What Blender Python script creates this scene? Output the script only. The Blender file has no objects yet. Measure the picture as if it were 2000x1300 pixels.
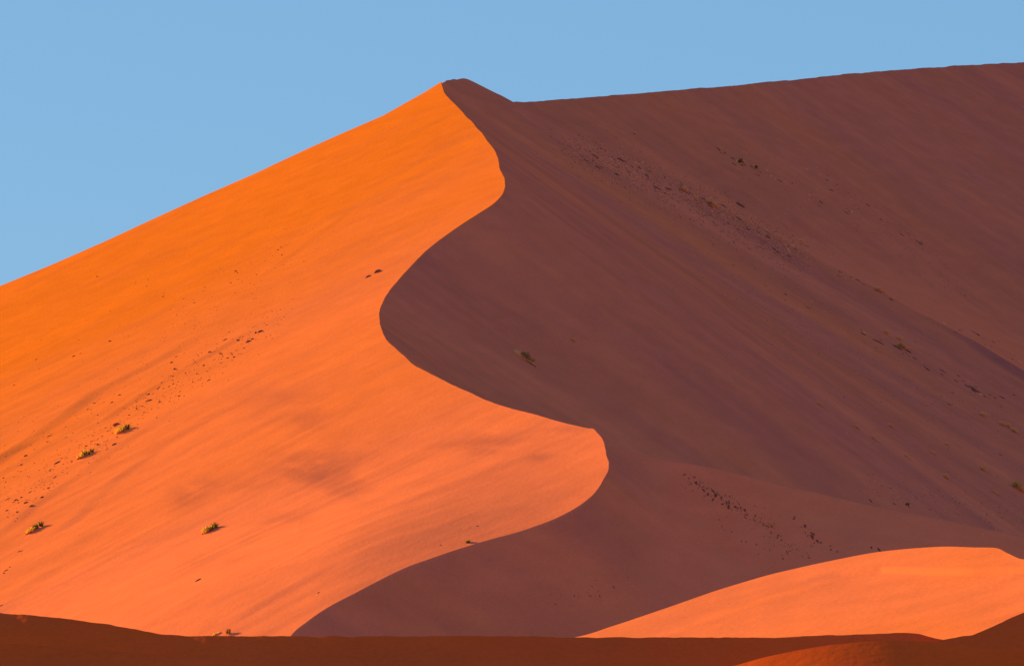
import bpy, math, random
import numpy as np
from mathutils import Vector, Matrix

random.seed(7)
rng = np.random.default_rng(7)
C = bpy.context.scene.collection
scene = bpy.context.scene

# ------------------------------------------------------------------ camera
FPX = 2000 * 200.0 / 36.0            # focal length in photograph pixels
PITCH = math.radians(3.6)
CAMZ = 1.7
cam_d = bpy.data.cameras.new('camera')
cam_d.lens = 200.0
cam_d.sensor_width = 36.0
cam_d.clip_start = 1.0
cam_d.clip_end = 60000.0
cam = bpy.data.objects.new('camera', cam_d)
C.objects.link(cam)
cam.location = (0, 0, CAMZ)
cam.rotation_euler = (math.pi / 2 + PITCH, 0, 0)
scene.camera = cam

# ------------------------------------------------------------------ light
SUN_EL = math.radians(14.5)
SUN_AZ = math.radians(-48.0)         # clockwise from +Y (the viewing direction): sun stands left, beyond the dunes
world = bpy.data.worlds.new('World')
scene.world = world
world.use_nodes = True
wn = world.node_tree
wn.nodes.clear()
wo = wn.nodes.new('ShaderNodeOutputWorld')
bg = wn.nodes.new('ShaderNodeBackground')
sk = wn.nodes.new('ShaderNodeTexSky')
sk.sky_type = 'NISHITA'
sk.sun_disc = False
sk.sun_elevation = SUN_EL
sk.sun_rotation = SUN_AZ
sk.altitude = 1500
sk.air_density = 1.0
sk.dust_density = 0.3
sk.ozone_density = 3.0
tint = wn.nodes.new('ShaderNodeMix')
tint.data_type = 'RGBA'
tint.blend_type = 'MULTIPLY'
tint.inputs[0].default_value = 1.0
tint.inputs[7].default_value = (1, 1, 1, 1)
wn.links.new(sk.outputs[0], tint.inputs[6])
# one uniform blue added over the whole dome to brighten the shaded faces
even = wn.nodes.new('ShaderNodeMix')
even.data_type = 'RGBA'
even.inputs[0].default_value = 0.75
even.inputs[7].default_value = (1.80, 4.02, 6.80, 1)
wn.links.new(tint.outputs[2], even.inputs[6])
wn.links.new(even.outputs[2], bg.inputs[0])
wn.links.new(bg.outputs[0], wo.inputs[0])
bg.inputs[1].default_value = 0.0575

sun_d = bpy.data.lights.new('sun', 'SUN')
sun_d.energy = 4.8
sun_d.angle = math.radians(0.5)
sun_d.color = (1.0, 0.92, 0.05)
sun = bpy.data.objects.new('sun', sun_d)
C.objects.link(sun)
SV = Vector((math.sin(SUN_AZ) * math.cos(SUN_EL), math.cos(SUN_AZ) * math.cos(SUN_EL), math.sin(SUN_EL)))
sun.rotation_euler = SV.to_track_quat('Z', 'Y').to_euler()
sun.location = SV * 3000

vs = scene.view_settings
scene.display_settings.display_device = 'sRGB'
vs.view_transform = 'Standard'
vs.look = 'None'
vs.exposure = 0.90
vs.gamma = 1.0
vs.use_curve_mapping = False

# ------------------------------------------------------------------ helpers
def ray(u, v):
    """photograph pixel -> (x/y, (z-CAMZ)/y)"""
    u = np.asarray(u, float); v = np.asarray(v, float)
    a = (u - 1000.0) / FPX
    b = (650.0 - v) / FPX
    y = math.cos(PITCH) - b * math.sin(PITCH)
    z = math.sin(PITCH) + b * math.cos(PITCH)
    return a / y, z / y

def _hash(ix, iy, seed):
    h = (ix.astype(np.int64) * 374761393 + iy.astype(np.int64) * 668265263 + seed * 1442695041) & 0x7fffffff
    h = ((h ^ (h >> 13)) * 1274126177) & 0x7fffffff
    h = h ^ (h >> 16)
    return (h & 0xffff) / 65535.0

def vnoise(x, y, seed=0):
    x0 = np.floor(x); y0 = np.floor(y)
    fx = x - x0; fy = y - y0
    fx = fx * fx * fx * (fx * (fx * 6 - 15) + 10)
    fy = fy * fy * fy * (fy * (fy * 6 - 15) + 10)
    a = _hash(x0, y0, seed); b = _hash(x0 + 1, y0, seed)
    c = _hash(x0, y0 + 1, seed); d = _hash(x0 + 1, y0 + 1, seed)
    return (a * (1 - fx) + b * fx) * (1 - fy) + (c * (1 - fx) + d * fx) * fy - 0.5

def fbm(x, y, seed=0, octs=4, gain=0.5):
    s = 0.0; amp = 1.0
    for o in range(octs):
        s = s + amp * vnoise(x * 2.03 ** o + 17.3 * o, y * 2.03 ** o - 9.1 * o, seed + o)
        amp *= gain
    return s

def sstep(a, b, x):
    t = np.clip((x - a) / (b - a), 0, 1)
    return t * t * (3 - 2 * t)

def catmull(P, n=12):
    P = [np.array(p, float) for p in P]
    P = [2 * P[0] - P[1]] + P + [2 * P[-1] - P[-2]]
    out = []
    for i in range(1, len(P) - 2):
        p0, p1, p2, p3 = P[i - 1:i + 3]
        for k in range(n):
            t = k / n
            out.append(0.5 * (2 * p1 + (p2 - p0) * t + (2 * p0 - 5 * p1 + 4 * p2 - p3) * t * t + (3 * p1 - p0 - 3 * p2 + p3) * t ** 3))
    out.append(P[-2])
    return np.array(out)

def resample(P, step):
    seg = np.sqrt((np.diff(P[:, :2], axis=0) ** 2).sum(1))
    s = np.concatenate([[0], np.cumsum(seg)])
    n = max(2, int(s[-1] / step))
    t = np.linspace(0, s[-1], n)
    return np.stack([np.interp(t, s, P[:, k]) for k in range(P.shape[1])], 1)

def smax(a, b, k):
    """smooth maximum, never below either"""
    h = np.clip(0.5 + 0.5 * (a - b) / k, 0, 1)
    return b * (1 - h) + a * h + k * h * (1 - h)

def smin(a, b, k):
    return -smax(-a, -b, k)

def dist_poly(x, y, P):
    """signed distance (positive to the right of the walking direction) and parameter along a plan polyline"""
    best = np.full(x.shape, 1e9); sd = np.zeros(x.shape); par = np.zeros(x.shape)
    L = 0.0
    for i in range(len(P) - 1):
        ax, ay = P[i][:2]; bx, by = P[i + 1][:2]
        dx, dy = bx - ax, by - ay
        l2 = dx * dx + dy * dy
        t = np.clip(((x - ax) * dx + (y - ay) * dy) / l2, 0, 1)
        qx = x - ax - t * dx; qy = y - ay - t * dy
        d = np.hypot(qx, qy)
        cr = (x - ax) * dy - (y - ay) * dx
        m = d < best
        best = np.where(m, d, best)
        sd = np.where(m, np.sign(cr) * d, sd)
        par = np.where(m, L + t * math.sqrt(l2), par)
        L += math.sqrt(l2)
    return sd, par, L

# ------------------------------------------------------------------ materials
def N(nt, typ, **kw):
    n = nt.nodes.new(typ)
    for k, v in kw.items():
        setattr(n, k, v)
    return n

def new_mat(name):
    m = bpy.data.materials.new(name)
    m.use_nodes = True
    nt = m.node_tree
    b = nt.nodes['Principled BSDF']
    b.inputs['Roughness'].default_value = 1.0
    b.inputs['Specular IOR Level'].default_value = 0.0
    return m, nt, b

SAND = (0.89, 0.153, 0.080)
SAND_RED = (0.89, 0.146, 0.018)
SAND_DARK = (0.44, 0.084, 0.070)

def sand_material(name, base, red, dark, bump=0.17, grain=0.10):
    m, nt, b = new_mat(name)
    L = nt.links
    geo = N(nt, 'ShaderNodeNewGeometry')
    att = N(nt, 'ShaderNodeAttribute', attribute_name='mineral_and_light')
    sep = N(nt, 'ShaderNodeSeparateColor')
    L.new(att.outputs['Color'], sep.inputs[0])
    mix1 = N(nt, 'ShaderNodeMix', data_type='RGBA')
    mix1.inputs[6].default_value = (*base, 1); mix1.inputs[7].default_value = (*red, 1)
    L.new(sep.outputs[0], mix1.inputs[0])
    mix2 = N(nt, 'ShaderNodeMix', data_type='RGBA')
    L.new(mix1.outputs[2], mix2.inputs[6]); mix2.inputs[7].default_value = (*dark, 1)
    L.new(sep.outputs[1], mix2.inputs[0])
    mix3 = N(nt, 'ShaderNodeMix', data_type='RGBA')
    L.new(mix2.outputs[2], mix3.inputs[6]); mix3.inputs[7].default_value = (0.95, 0.152, 0.070, 1)  # third share: lighter colour painted where skylight should be stronger
    L.new(sep.outputs[2], mix3.inputs[0])
    # grain: the colour varies from hand-sized patch to patch
    n1 = N(nt, 'ShaderNodeTexNoise'); n1.inputs['Scale'].default_value = 1.6; n1.inputs['Detail'].default_value = 5.0
    n1.inputs['Roughness'].default_value = 0.75
    L.new(geo.outputs['Position'], n1.inputs['Vector'])
    n2 = N(nt, 'ShaderNodeTexNoise'); n2.inputs['Scale'].default_value = 0.11; n2.inputs['Detail'].default_value = 4.0
    L.new(geo.outputs['Position'], n2.inputs['Vector'])
    mr = N(nt, 'ShaderNodeMapRange'); mr.inputs[1].default_value = 0.25; mr.inputs[2].default_value = 0.75
    mr.inputs[3].default_value = 1 - grain; mr.inputs[4].default_value = 1 + grain
    L.new(n1.outputs[0], mr.inputs[0])
    mr2 = N(nt, 'ShaderNodeMapRange'); mr2.inputs[1].default_value = 0.3; mr2.inputs[2].default_value = 0.7
    mr2.inputs[3].default_value = 0.95; mr2.inputs[4].default_value = 1.05
    L.new(n2.outputs[0], mr2.inputs[0])
    mul = N(nt, 'ShaderNodeMath', operation='MULTIPLY')
    L.new(mr.outputs[0], mul.inputs[0]); L.new(mr2.outputs[0], mul.inputs[1])
    sc = N(nt, 'ShaderNodeVectorMath', operation='SCALE')
    L.new(mix3.outputs[2], sc.inputs[0]); L.new(mul.outputs[0], sc.inputs['Scale'])
    L.new(sc.outputs[0], b.inputs['Base Color'])
    # wind ripples and pocks
    bp = N(nt, 'ShaderNodeBump'); bp.inputs['Strength'].default_value = 1.0; bp.inputs['Distance'].default_value = bump
    n3 = N(nt, 'ShaderNodeTexNoise'); n3.inputs['Scale'].default_value = 0.9; n3.inputs['Detail'].default_value = 3.0
    L.new(geo.outputs['Position'], n3.inputs['Vector'])
    sc3 = N(nt, 'ShaderNodeMath', operation='MULTIPLY'); sc3.inputs[1].default_value = 0.35
    L.new(n3.outputs[0], sc3.inputs[0])
    L.new(sc3.outputs[0], bp.inputs['Height'])
    L.new(bp.outputs[0], b.inputs['Normal'])
    return m

M_sand = sand_material('orange_sand', SAND, SAND_RED, SAND_DARK)
M_fore = sand_material('deep_red_sand', (0.84, 0.088, 0.024), (0.82, 0.078, 0.010), (0.45, 0.085, 0.040), bump=0.12)

def plain_mat(name, c1, c2, scale=3.0, rough=0.9, thin=0.0):
    m, nt, b = new_mat(name)
    geo = N(nt, 'ShaderNodeNewGeometry')
    n = N(nt, 'ShaderNodeTexNoise'); n.inputs['Scale'].default_value = scale; n.inputs['Detail'].default_value = 3
    nt.links.new(geo.outputs['Position'], n.inputs['Vector'])
    r = N(nt, 'ShaderNodeValToRGB')
    r.color_ramp.elements[0].position = 0.35; r.color_ramp.elements[0].color = (*c1, 1)
    r.color_ramp.elements[1].position = 0.65; r.color_ramp.elements[1].color = (*c2, 1)
    nt.links.new(n.outputs[0], r.inputs[0]); nt.links.new(r.outputs[0], b.inputs['Base Color'])
    b.inputs['Roughness'].default_value = rough
    if thin > 0:                      # thin blades and leaves let part of the light through
        tr = N(nt, 'ShaderNodeBsdfTranslucent')
        nt.links.new(r.outputs[0], tr.inputs[0])
        mx = N(nt, 'ShaderNodeMixShader'); mx.inputs[0].default_value = thin
        out = [k for k in nt.nodes if k.type == 'OUTPUT_MATERIAL'][0]
        nt.links.new(b.outputs[0], mx.inputs[1]); nt.links.new(tr.outputs[0], mx.inputs[2])
        nt.links.new(mx.outputs[0], out.inputs[0])
    return m

M_straw_shade = plain_mat('straw_shade_tint', (0.92, 0.36, 0.12), (0.95, 0.48, 0.20), thin=0.5)  # dry grass as coloured for shade, warmed as if grazing sun caught it
M_straw_sun = plain_mat('straw_sun_tint', (0.80, 0.37, 0.055), (0.90, 0.50, 0.12), thin=0.5)  # same dry grass, coloured for the sunlit face
M_green = plain_mat('green_grass', (0.42, 0.22, 0.03), (0.78, 0.40, 0.07), thin=0.5)
M_bush = plain_mat('dark_bush_leaves', (0.10, 0.070, 0.015), (0.24, 0.16, 0.035), thin=0.35)
M_dry = plain_mat('dry_brown_leaves', (0.22, 0.10, 0.03), (0.55, 0.24, 0.07), thin=0.35)
M_litter_shadow = plain_mat('litter_and_shadow_brown', (0.16, 0.046, 0.032), (0.32, 0.085, 0.052))  # brown of the litter, shared by the strips that stand for shadows
M_clod = plain_mat('crusted_sand', (0.34, 0.075, 0.028), (0.55, 0.12, 0.045), 1.2)
M_pale = plain_mat('pale_crust', (0.92, 0.23, 0.10), (0.95, 0.33, 0.16), 1.2)

# ------------------------------------------------------------------ polar height grids
class Terrain:
    """height field sampled on rays (columns, x/y) by distance (rows, y)"""
    def __init__(self, ux, ys):
        self.ux, self.ys = ux, ys
        self.UX, self.Y = np.meshgrid(ux, ys, indexing='ij')     # [col,row]
        self.X = self.UX * self.Y
        self.Z = np.zeros_like(self.X)

def column_axis(lo, hi, fine_lo=-0.0935, fine_hi=0.0935, step=0.000185, coarse=0.0015):
    a = list(np.arange(lo, max(lo, fine_lo), coarse)) if lo < fine_lo else []
    b = list(np.arange(max(lo, fine_lo), min(hi, fine_hi), step))
    c = list(np.arange(min(hi, fine_hi), hi + coarse, coarse)) if hi > fine_hi else []
    return np.array(a + b + c)

def build_mesh(name, X, Y, Z, tris, mineral_and_light, mat, sharp=None):
    nv = X.size
    me = bpy.data.meshes.new(name)
    me.vertices.add(nv)
    co = np.empty((nv, 3), np.float32)
    co[:, 0] = X.ravel(); co[:, 1] = Y.ravel(); co[:, 2] = Z.ravel()
    me.vertices.foreach_set('co', co.ravel())
    nt = len(tris)
    me.loops.add(nt * 3)
    me.polygons.add(nt)
    me.loops.foreach_set('vertex_index', tris.astype(np.int32).ravel())
    me.polygons.foreach_set('loop_start', np.arange(0, nt * 3, 3, dtype=np.int32))
    me.polygons.foreach_set('loop_total', np.full(nt, 3, np.int32))
    me.polygons.foreach_set('use_smooth', np.ones(nt, bool))
    at = me.attributes.new('mineral_and_light', 'FLOAT_COLOR', 'POINT')
    col = np.ones((nv, 4), np.float32)
    col[:, 0] = np.clip(mineral_and_light[0].ravel(), 0, 1); col[:, 1] = np.clip(mineral_and_light[1].ravel(), 0, 1); col[:, 2] = np.clip(mineral_and_light[2].ravel(), 0, 1) if len(mineral_and_light) > 2 else 0
    at.data.foreach_set('color', col.ravel())
    me.materials.append(mat)
    me.update(calc_edges=True); me.validate()
    if sharp is not None:
        ev = np.empty(len(me.edges) * 2, np.int32)
        me.edges.foreach_get('vertices', ev)
        ev = ev.reshape(-1, 2)
        sf = sharp.ravel()
        sa_ = me.attributes.new('sharp_edge', 'BOOLEAN', 'EDGE')
        sa_.data.foreach_set('value', (sf[ev[:, 0]] & sf[ev[:, 1]]))
    o = bpy.data.objects.new(name, me)
    C.objects.link(o)
    o['kind'] = 'structure'
    return o

def snap_rows(G, yc):
    """move the nearest row vertex of every column onto the line yc(column)"""
    fl = np.zeros(G.Y.shape, bool)
    j = np.rint(np.interp(yc, G.ys, np.arange(len(G.ys)))).astype(int)
    i = np.arange(len(G.ux))
    ok = (yc > G.ys[0]) & (yc < G.ys[-1])
    G.Y[i[ok], j[ok]] = yc[ok]
    G.X[i[ok], j[ok]] = G.ux[ok] * yc[ok]
    fl[i[ok], j[ok]] = True
    return fl

def grid_tris(nc, nr, flag=None):
    idx = np.arange(nc * nr).reshape(nc, nr)
    a = idx[:-1, :-1].ravel(); b = idx[1:, :-1].ravel(); c = idx[1:, 1:].ravel(); d = idx[:-1, 1:].ravel()
    if flag is None:
        return np.concatenate([np.stack([a, b, c], 1), np.stack([a, c, d], 1)])
    f = flag.ravel()
    bd = (f[b] & f[d]) & ~(f[a] & f[c])
    t1 = np.where(bd[:, None], np.stack([a, b, d], 1), np.stack([a, b, c], 1))
    t2 = np.where(bd[:, None], np.stack([b, c, d], 1), np.stack([a, c, d], 1))
    return np.concatenate([t1, t2])

# ================================================================== THE STAR DUNE
LGX, LGY = 0.35, 0.275
Y0 = 1306.0
ux0, e0 = ray(565, 1240)
LZ0 = Y0 * e0 + CAMZ
def L_base(x, y):
    p = LZ0 + LGX * (x - ux0 * Y0) + LGY * (y - Y0)
    return p + L_swell(x, y)

def L_swell(x, y):
    """low swell under the toe of the sunlit face"""
    return 8.3 * sstep(22, -46, x) * sstep(1450, 1330, y) * sstep(-170, -60, x)

def cast_plane(u, v, z0, x0, y0, gx, gy):
    a, e = ray(u, v)
    # CAMZ + e*y = z0 + gx*(a*y-x0) + gy*(y-y0)
    return (z0 - gx * x0 - gy * y0 - CAMZ) / (e - gx * a - gy), a, e

def cast_L(u, v):
    c = 0.0
    for it in range(40):
        y, a, e = cast_plane(u, v, LZ0 + c, ux0 * Y0, Y0, LGX, LGY)
        c = 0.5 * c + 0.5 * L_swell(a * y, y)
    return np.stack([a * y, y, CAMZ + e * y], -1)

CREST_PX = [(862, 161), (863, 170), (868, 184), (880, 198), (897, 216), (918, 238), (938, 258), (952, 278), (963, 292), (972, 312), (976, 332), (984, 350),
            (986, 366), (978, 382), (962, 398), (936, 415), (906, 434), (868, 460), (834, 486), (806, 512),
            (780, 540), (760, 566), (746, 592), (741, 620), (744, 645), (756, 670), (778, 692), (806, 714),
            (850, 738), (910, 764), (975, 788), (1040, 808), (1105, 826), (1150, 834), (1160, 835), (1172, 848),
            (1181, 866), (1186, 890), (1187, 912), (1181, 932), (1168, 954), (1148, 974), (1120, 993),
            (1075, 1015), (1010, 1038), (960, 1052), (900, 1070), (840, 1090), (790, 1108), (740, 1132),
            (690, 1158), (640, 1185), (600, 1213), (575, 1232), (560, 1250), (535, 1280), (505, 1330)]
cp = catmull(CREST_PX, 8)
crest = resample(cast_L(cp[:, 0], cp[:, 1]), 0.5)
w = vnoise(np.arange(len(crest)) * 0.13, np.zeros(len(crest)), 5) * 0.12 + vnoise(np.arange(len(crest)) * 0.033, np.zeros(len(crest)), 6) * 0.45
crest[:, 0] += w * sstep(0, 60, np.arange(len(crest)))

# P: the broad shaded face that falls to the right and towards the camera
PGX = -0.47
cx0, cy0, cz0 = crest[0]
qq = crest[100:]
PGY = ((qq[:, 2] - cz0 - PGX * (qq[:, 0] - cx0)) / (qq[:, 1] - cy0)).max() + 0.004
cs = np.diff(crest[::20], axis=0)
print('PGY', PGY, 'crest slope', (-cs[:, 2] / np.hypot(cs[:, 0], cs[:, 1])).round(2))
print('CREST top', crest[0], 'nose1', crest[np.argmax(crest[:, 0] * (crest[:, 1] > 1500))], 'end', crest[-1], len(crest))
def P_base(x, y):
    return cz0 + PGX * (x - cx0) + PGY * (y - cy0)
print('P - crest max', (P_base(crest[:, 0], crest[:, 1]) - crest[:, 2]).max(), (P_base(crest[:, 0], crest[:, 1]) - crest[:, 2])[::60].round(1))
def cast_P(u, v):
    y, a, e = cast_plane(u, v, cz0, cx0, cy0, PGX, PGY)
    return np.stack([a * y, y, CAMZ + e * y], -1)

# back edge of the dune, one distance for every ray
BACK_L = [(-500, 772), (-200, 640), (0, 557), (100, 517), (200, 474), (300, 428), (400, 383), (500, 340), (600, 293), (680, 258), (720, 241), (750, 228), (790, 205), (830, 182), (862, 161)]
BACK_R = [(862, 161), (872, 155), (890, 151.5), (905, 151), (914, 152), (930, 160), (960, 175), (1010, 201), (1100, 249), (1200, 300), (1400, 400), (1540, 470), (1640, 522), (1760, 588), (1900, 662), (2000, 722), (2200, 850), (2400, 990)]
def back_axis(px, cast):
    p = np.array(px, float)
    pts = cast(p[:, 0], p[:, 1])
    return pts[:, 0] / pts[:, 1], pts[:, 1]
bul, byl = back_axis(BACK_L, cast_L)
bur, byr = back_axis(BACK_R, cast_P)
def back_y(ux):
    u = np.concatenate([bul[:-1], bur]); y = np.concatenate([byl[:-1], byr])
    return np.interp(ux, u, y)
print('BACK L', byl.round(0)[:], 'R', byr.round(0))

# low spur that leaves the lower nose to the right
SPUR_PX = [(1182, 868), (1240, 884), (1300, 896), (1400, 915), (1500, 939), (1600, 963), (1700, 986), (1800, 1005), (1900, 1026), (2000, 1047), (2200, 1086), (2400, 1120)]
k0 = int(np.argmin(np.abs(crest[:, 0] / crest[:, 1] - ray(1182, 866)[0]) + np.abs((crest[:, 2] - CAMZ) / crest[:, 1] - ray(1182, 866)[1])))
SPY = crest[k0, 1]
sp_y = np.interp([p[0] for p in SPUR_PX], [1182, 1300, 1500, 2000, 2400], [SPY, SPY - 2, SPY - 5, SPY - 30, SPY - 60])
sa, se = ray([p[0] for p in SPUR_PX], [p[1] for p in SPUR_PX])
spur = resample(np.stack([sa * sp_y, sp_y, CAMZ + se * sp_y], -1), 1.5)

# terraces and gullies on the sunlit face: (pixel polyline, drop in m, width in m)
STEPS = [
    ([(-60, 925), (0, 888), (60, 850), (110, 815), (165, 772), (235, 735), (300, 700), (380, 650), (450, 590), (540, 528), (620, 480), (720, 425)], 0.55, 8.0),
    ([(-40, 1215), (0, 1180), (60, 1130), (140, 1060), (200, 1000), (260, 945), (330, 900)], 0.35, 9.0),
    ([(80, 1060), (150, 1000), (190, 960), (230, 925), (330, 860)], 0.25, 6.0),
    ([(-20, 1050), (60, 985), (130, 935), (200, 885), (280, 835), (380, 770), (460, 705), (540, 650), (650, 590)], 0.25, 6.0),
    ([(150, 850), (200, 815), (300, 750), (420, 680), (500, 630)], 0.22, 5.5),
    ([(-20, 930), (80, 868), (200, 800), (300, 735), (420, 660)], 0.22, 6.0),
    ([(480, 560), (560, 500), (640, 440), (690, 400)], 0.10, 5.0),
    ([(420, 1230), (520, 1170), (640, 1100)], 0.2, 6.0),
]
def face_coords(x, y, gx, gy):
    t = math.hypot(gx, gy)
    dx, dy = -gx / t, -gy / t            # downslope in plan
    return x * dx + y * dy, -x * dy + y * dx     # along, across

def L_detail(x, y, z):
    al, ac = face_coords(x, y, LGX, LGY)
    d = 1.4 * fbm(al * 0.005, ac * 0.014, 11, 2)                      # broad swells running downslope
    low = sstep(170, 60, z)                                          # roughness lives lower down
    left = sstep(60, -60, ac * 0 + (x + 0.35 * (y - 1400)))
    d = d + (0.04 + 0.16 * low * left) * fbm(al * 0.010, ac * 0.08, 21, 3)      # narrow streaks
    d = d + 0.03 * fbm(x * 0.25, y * 0.25, 31, 3) + 0.05 * low * left * fbm(al * 0.09, ac * 0.3, 61, 2)
    for px, h, wd in STEPS:
        pts = cast_L([p[0] for p in px], [p[1] for p in px])[::-1]   # walk downslope->the right of travel is one side
        m = (x > pts[:, 0].min() - 40) & (x < pts[:, 0].max() + 40) & (y > pts[:, 1].min() - 40) & (y < pts[:, 1].max() + 40)
        if not m.any():
            continue
        s, par, Lt = dist_poly(x[m], y[m], pts)
        wob = 1.5 * vnoise(par * 0.03, par * 0, 77)
        s = -(s + wob)          # + = below/right side of the line seen from the camera
        f = sstep(0, 0.25 * Lt, par) * sstep(Lt, 0.8 * Lt, par)
        if px[0][0] < 0:
            f = 0.10 * sstep(0, 0.3 * Lt, par) + 0.85 * sstep(0.3 * Lt, 0.95 * Lt, par)
        hh = h * f * (0.75 + 0.8 * vnoise(par * 0.05, par * 0, 78))
        prof = np.where(s < 0, np.exp(s / (2.2 * wd)), 1 - 1.6 * sstep(0, wd, s)) + 0.0
        prof = np.where(s > wd, -0.6 * np.exp(-(s - wd) / (3.0 * wd)), prof)
        d[m] += hh * prof
    return d

def L_height(x, y):
    z = L_base(x, y)
    d = L_detail(x, y, z)
    # keep the traced crest where it is
    return z + d

crest[:, 2] = L_height(crest[:, 0].copy(), crest[:, 1].copy())

def crest_envelope(x, y):
    """angle-of-repose surface hanging from the crest; returns height and distance to crest"""
    K = crest[::2].astype(np.float32)
    kk = np.arange(len(crest))[::2]
    TK = (0.68 + 0.085 * sstep(k0 + 30, k0 + 110, kk)).astype(np.float32)
    out = np.empty(x.size, np.float32); dist = np.empty(x.size, np.float32)
    xf = x.ravel().astype(np.float32); yf = y.ravel().astype(np.float32)
    for s in range(0, xf.size, 20000):
        q = slice(s, s + 20000)
        D = np.sqrt((xf[q, None] - K[None, :, 0]) ** 2 + (yf[q, None] - K[None, :, 1]) ** 2)
        drop = TK[None, :] * D
        out[q] = (K[None, :, 2] - drop).max(1)
        dist[q] = D.min(1)
    return out.reshape(x.shape).astype(float), dist.reshape(x.shape).astype(float)

def R_height(x, y):
    env, d0 = crest_envelope(x, y)
    al, ac = face_coords(x, y, PGX, PGY)
    p = P_base(x, y) - 0.4
    # downslope streaks, stronger in the rubble band and low on the right
    band = np.exp(-((ac - AC_BAND) / 26.0) ** 2)
    st = 0.9 * fbm(al * 0.007, ac * 0.035, 41, 3) + (0.30 + 0.8 * band) * fbm(al * 0.012, ac * 0.16, 42, 3) + (0.10 + 0.35 * band) * fbm(al * 0.12, ac * 0.35, 43, 2)
    fade = sstep(1.0, 25.0, d0)
    k = np.clip(0.12 * d0, 0.01, 6.0)
    z = smax(p + st * fade, env, k)
    # spur
    a_ = x / y
    ys_ = np.interp(a_, sa, sp_y)
    zr = CAMZ + np.interp(a_, sa, se) * ys_
    xs_ = np.clip(sa[0] * sp_y[0] - x, 0, None)
    ov_ = y - ys_
    ad = np.hypot(ov_ * 0.985, xs_)
    par = np.clip(x - sa[0] * sp_y[0], 0, None)
    slf = np.where(ov_ < 0, 0.66 - 0.24 * sstep(0, 60, par), 0.25)
    zs = zr - slf * ad + (fbm(al * 0.02, ac * 0.10, 47, 3) * 0.5 + 0.25 * fbm(x * 0.1, y * 0.1, 49, 2)) * sstep(0, 20, ad)
    z = smax(zs, z, np.clip(0.10 * d0, 0.01, 3.0))
    z = z + 0.06 * fbm(x * 0.3, y * 0.3, 51, 2) * sstep(0, 6, d0)
    return z, d0, al, ac, band

b0 = cast_P(1420, 425)
AC_BAND = float(face_coords(b0[0], b0[1], PGX, PGY)[1])

ux = column_axis(-0.135, 0.15, step=0.00019)
ys = np.concatenate([np.arange(1130, 1240, 3.0), np.arange(1240, int(max(byl[2:].max(), byr[:16].max())) + 15, 1.35), np.arange(int(max(byl[2:].max(), byr[:16].max())) + 15, 2450, 6.0)])
T = Terrain(ux, ys)
nc, nr = T.X.shape
# snap the nearest grid vertices onto the crest so that it is a true edge
dense = resample(crest, 0.05)
ci = np.interp(dense[:, 0] / dense[:, 1], ux, np.arange(nc)); ri = np.interp(dense[:, 1], ys, np.arange(nr))
cn = np.rint(ci).astype(int); rn = np.rint(ri).astype(int)
dd = np.hypot(ci - cn, ri - rn)
chain = []                                  # (column, row, index of the best dense point)
for k in range(len(dense)):
    key = (cn[k], rn[k])
    if chain and chain[-1][0] == key:
        if dd[k] < dd[chain[-1][1]]:
            chain[-1] = (key, k)
    else:
        chain.append((key, k))
k = 1
while k < len(chain) - 1:                   # drop corner vertices so that the line runs diagonally
    (a0, a1), (c0, c1) = chain[k - 1][0], chain[k + 1][0]
    if abs(a0 - c0) <= 1 and abs(a1 - c1) <= 1:
        chain.pop(k)
        k = max(1, k - 1)
    else:
        k += 1
flag = np.zeros((nc, nr), bool)
snapz = np.zeros((nc, nr))
bflag = snap_rows(T, back_y(ux))
sflag = snap_rows(T, np.interp(ux, sa, sp_y, left=0))
Xv, Yv = T.X.copy(), T.Y.copy()
for (i_, j_), q_ in chain:
    Xv[i_, j_], Yv[i_, j_] = dense[q_, 0], dense[q_, 1]
    snapz[i_, j_] = dense[q_, 2]; flag[i_, j_] = True

# which side of the crest: polygon closed round the right-hand side
def inside(x, y, P):
    r = np.zeros(x.shape, bool)
    n = len(P)
    for i in range(n):
        x1, y1 = P[i]; x2, y2 = P[(i + 1) % n]
        if y1 == y2:
            continue
        c = ((y1 > y) != (y2 > y))
        if not c.any():
            continue
        c[c] = x[c] < (x2 - x1) * (y[c] - y1) / (y2 - y1) + x1
        r ^= c
    return r
poly = [tuple(p[:2]) for p in crest[::2]]
top = poly[0]
poly = [(-60, 2600), (top[0] - 12, top[1] + 200), (top[0] - 1.5, top[1] + 10)] + poly + [(poly[-1][0] - 40, 1000), (900, 900), (900, 2600)]
isR = inside(Xv, Yv, poly) & ~flag

Zv = L_height(Xv.ravel(), Yv.ravel()).reshape(nc, nr)
zR, d0, al, ac, band = R_height(Xv[isR], Yv[isR])
Zv[isR] = zR
Zv[flag] = snapz[flag]

# behind the back edge the dune falls away
by = back_y(T.UX)
zb = np.empty(nc)
for i in range(nc):
    zb[i] = np.interp(by[i, 0], Yv[i], Zv[i])
over = Yv - by
fall = zb[:, None] + 0.10 * 0 - 0.45 * over
wob = 0.25 * vnoise(T.UX * 900, T.UX * 0, 91)
Zv = np.where(over > 0.01, np.minimum(Zv, fall), Zv)

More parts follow.
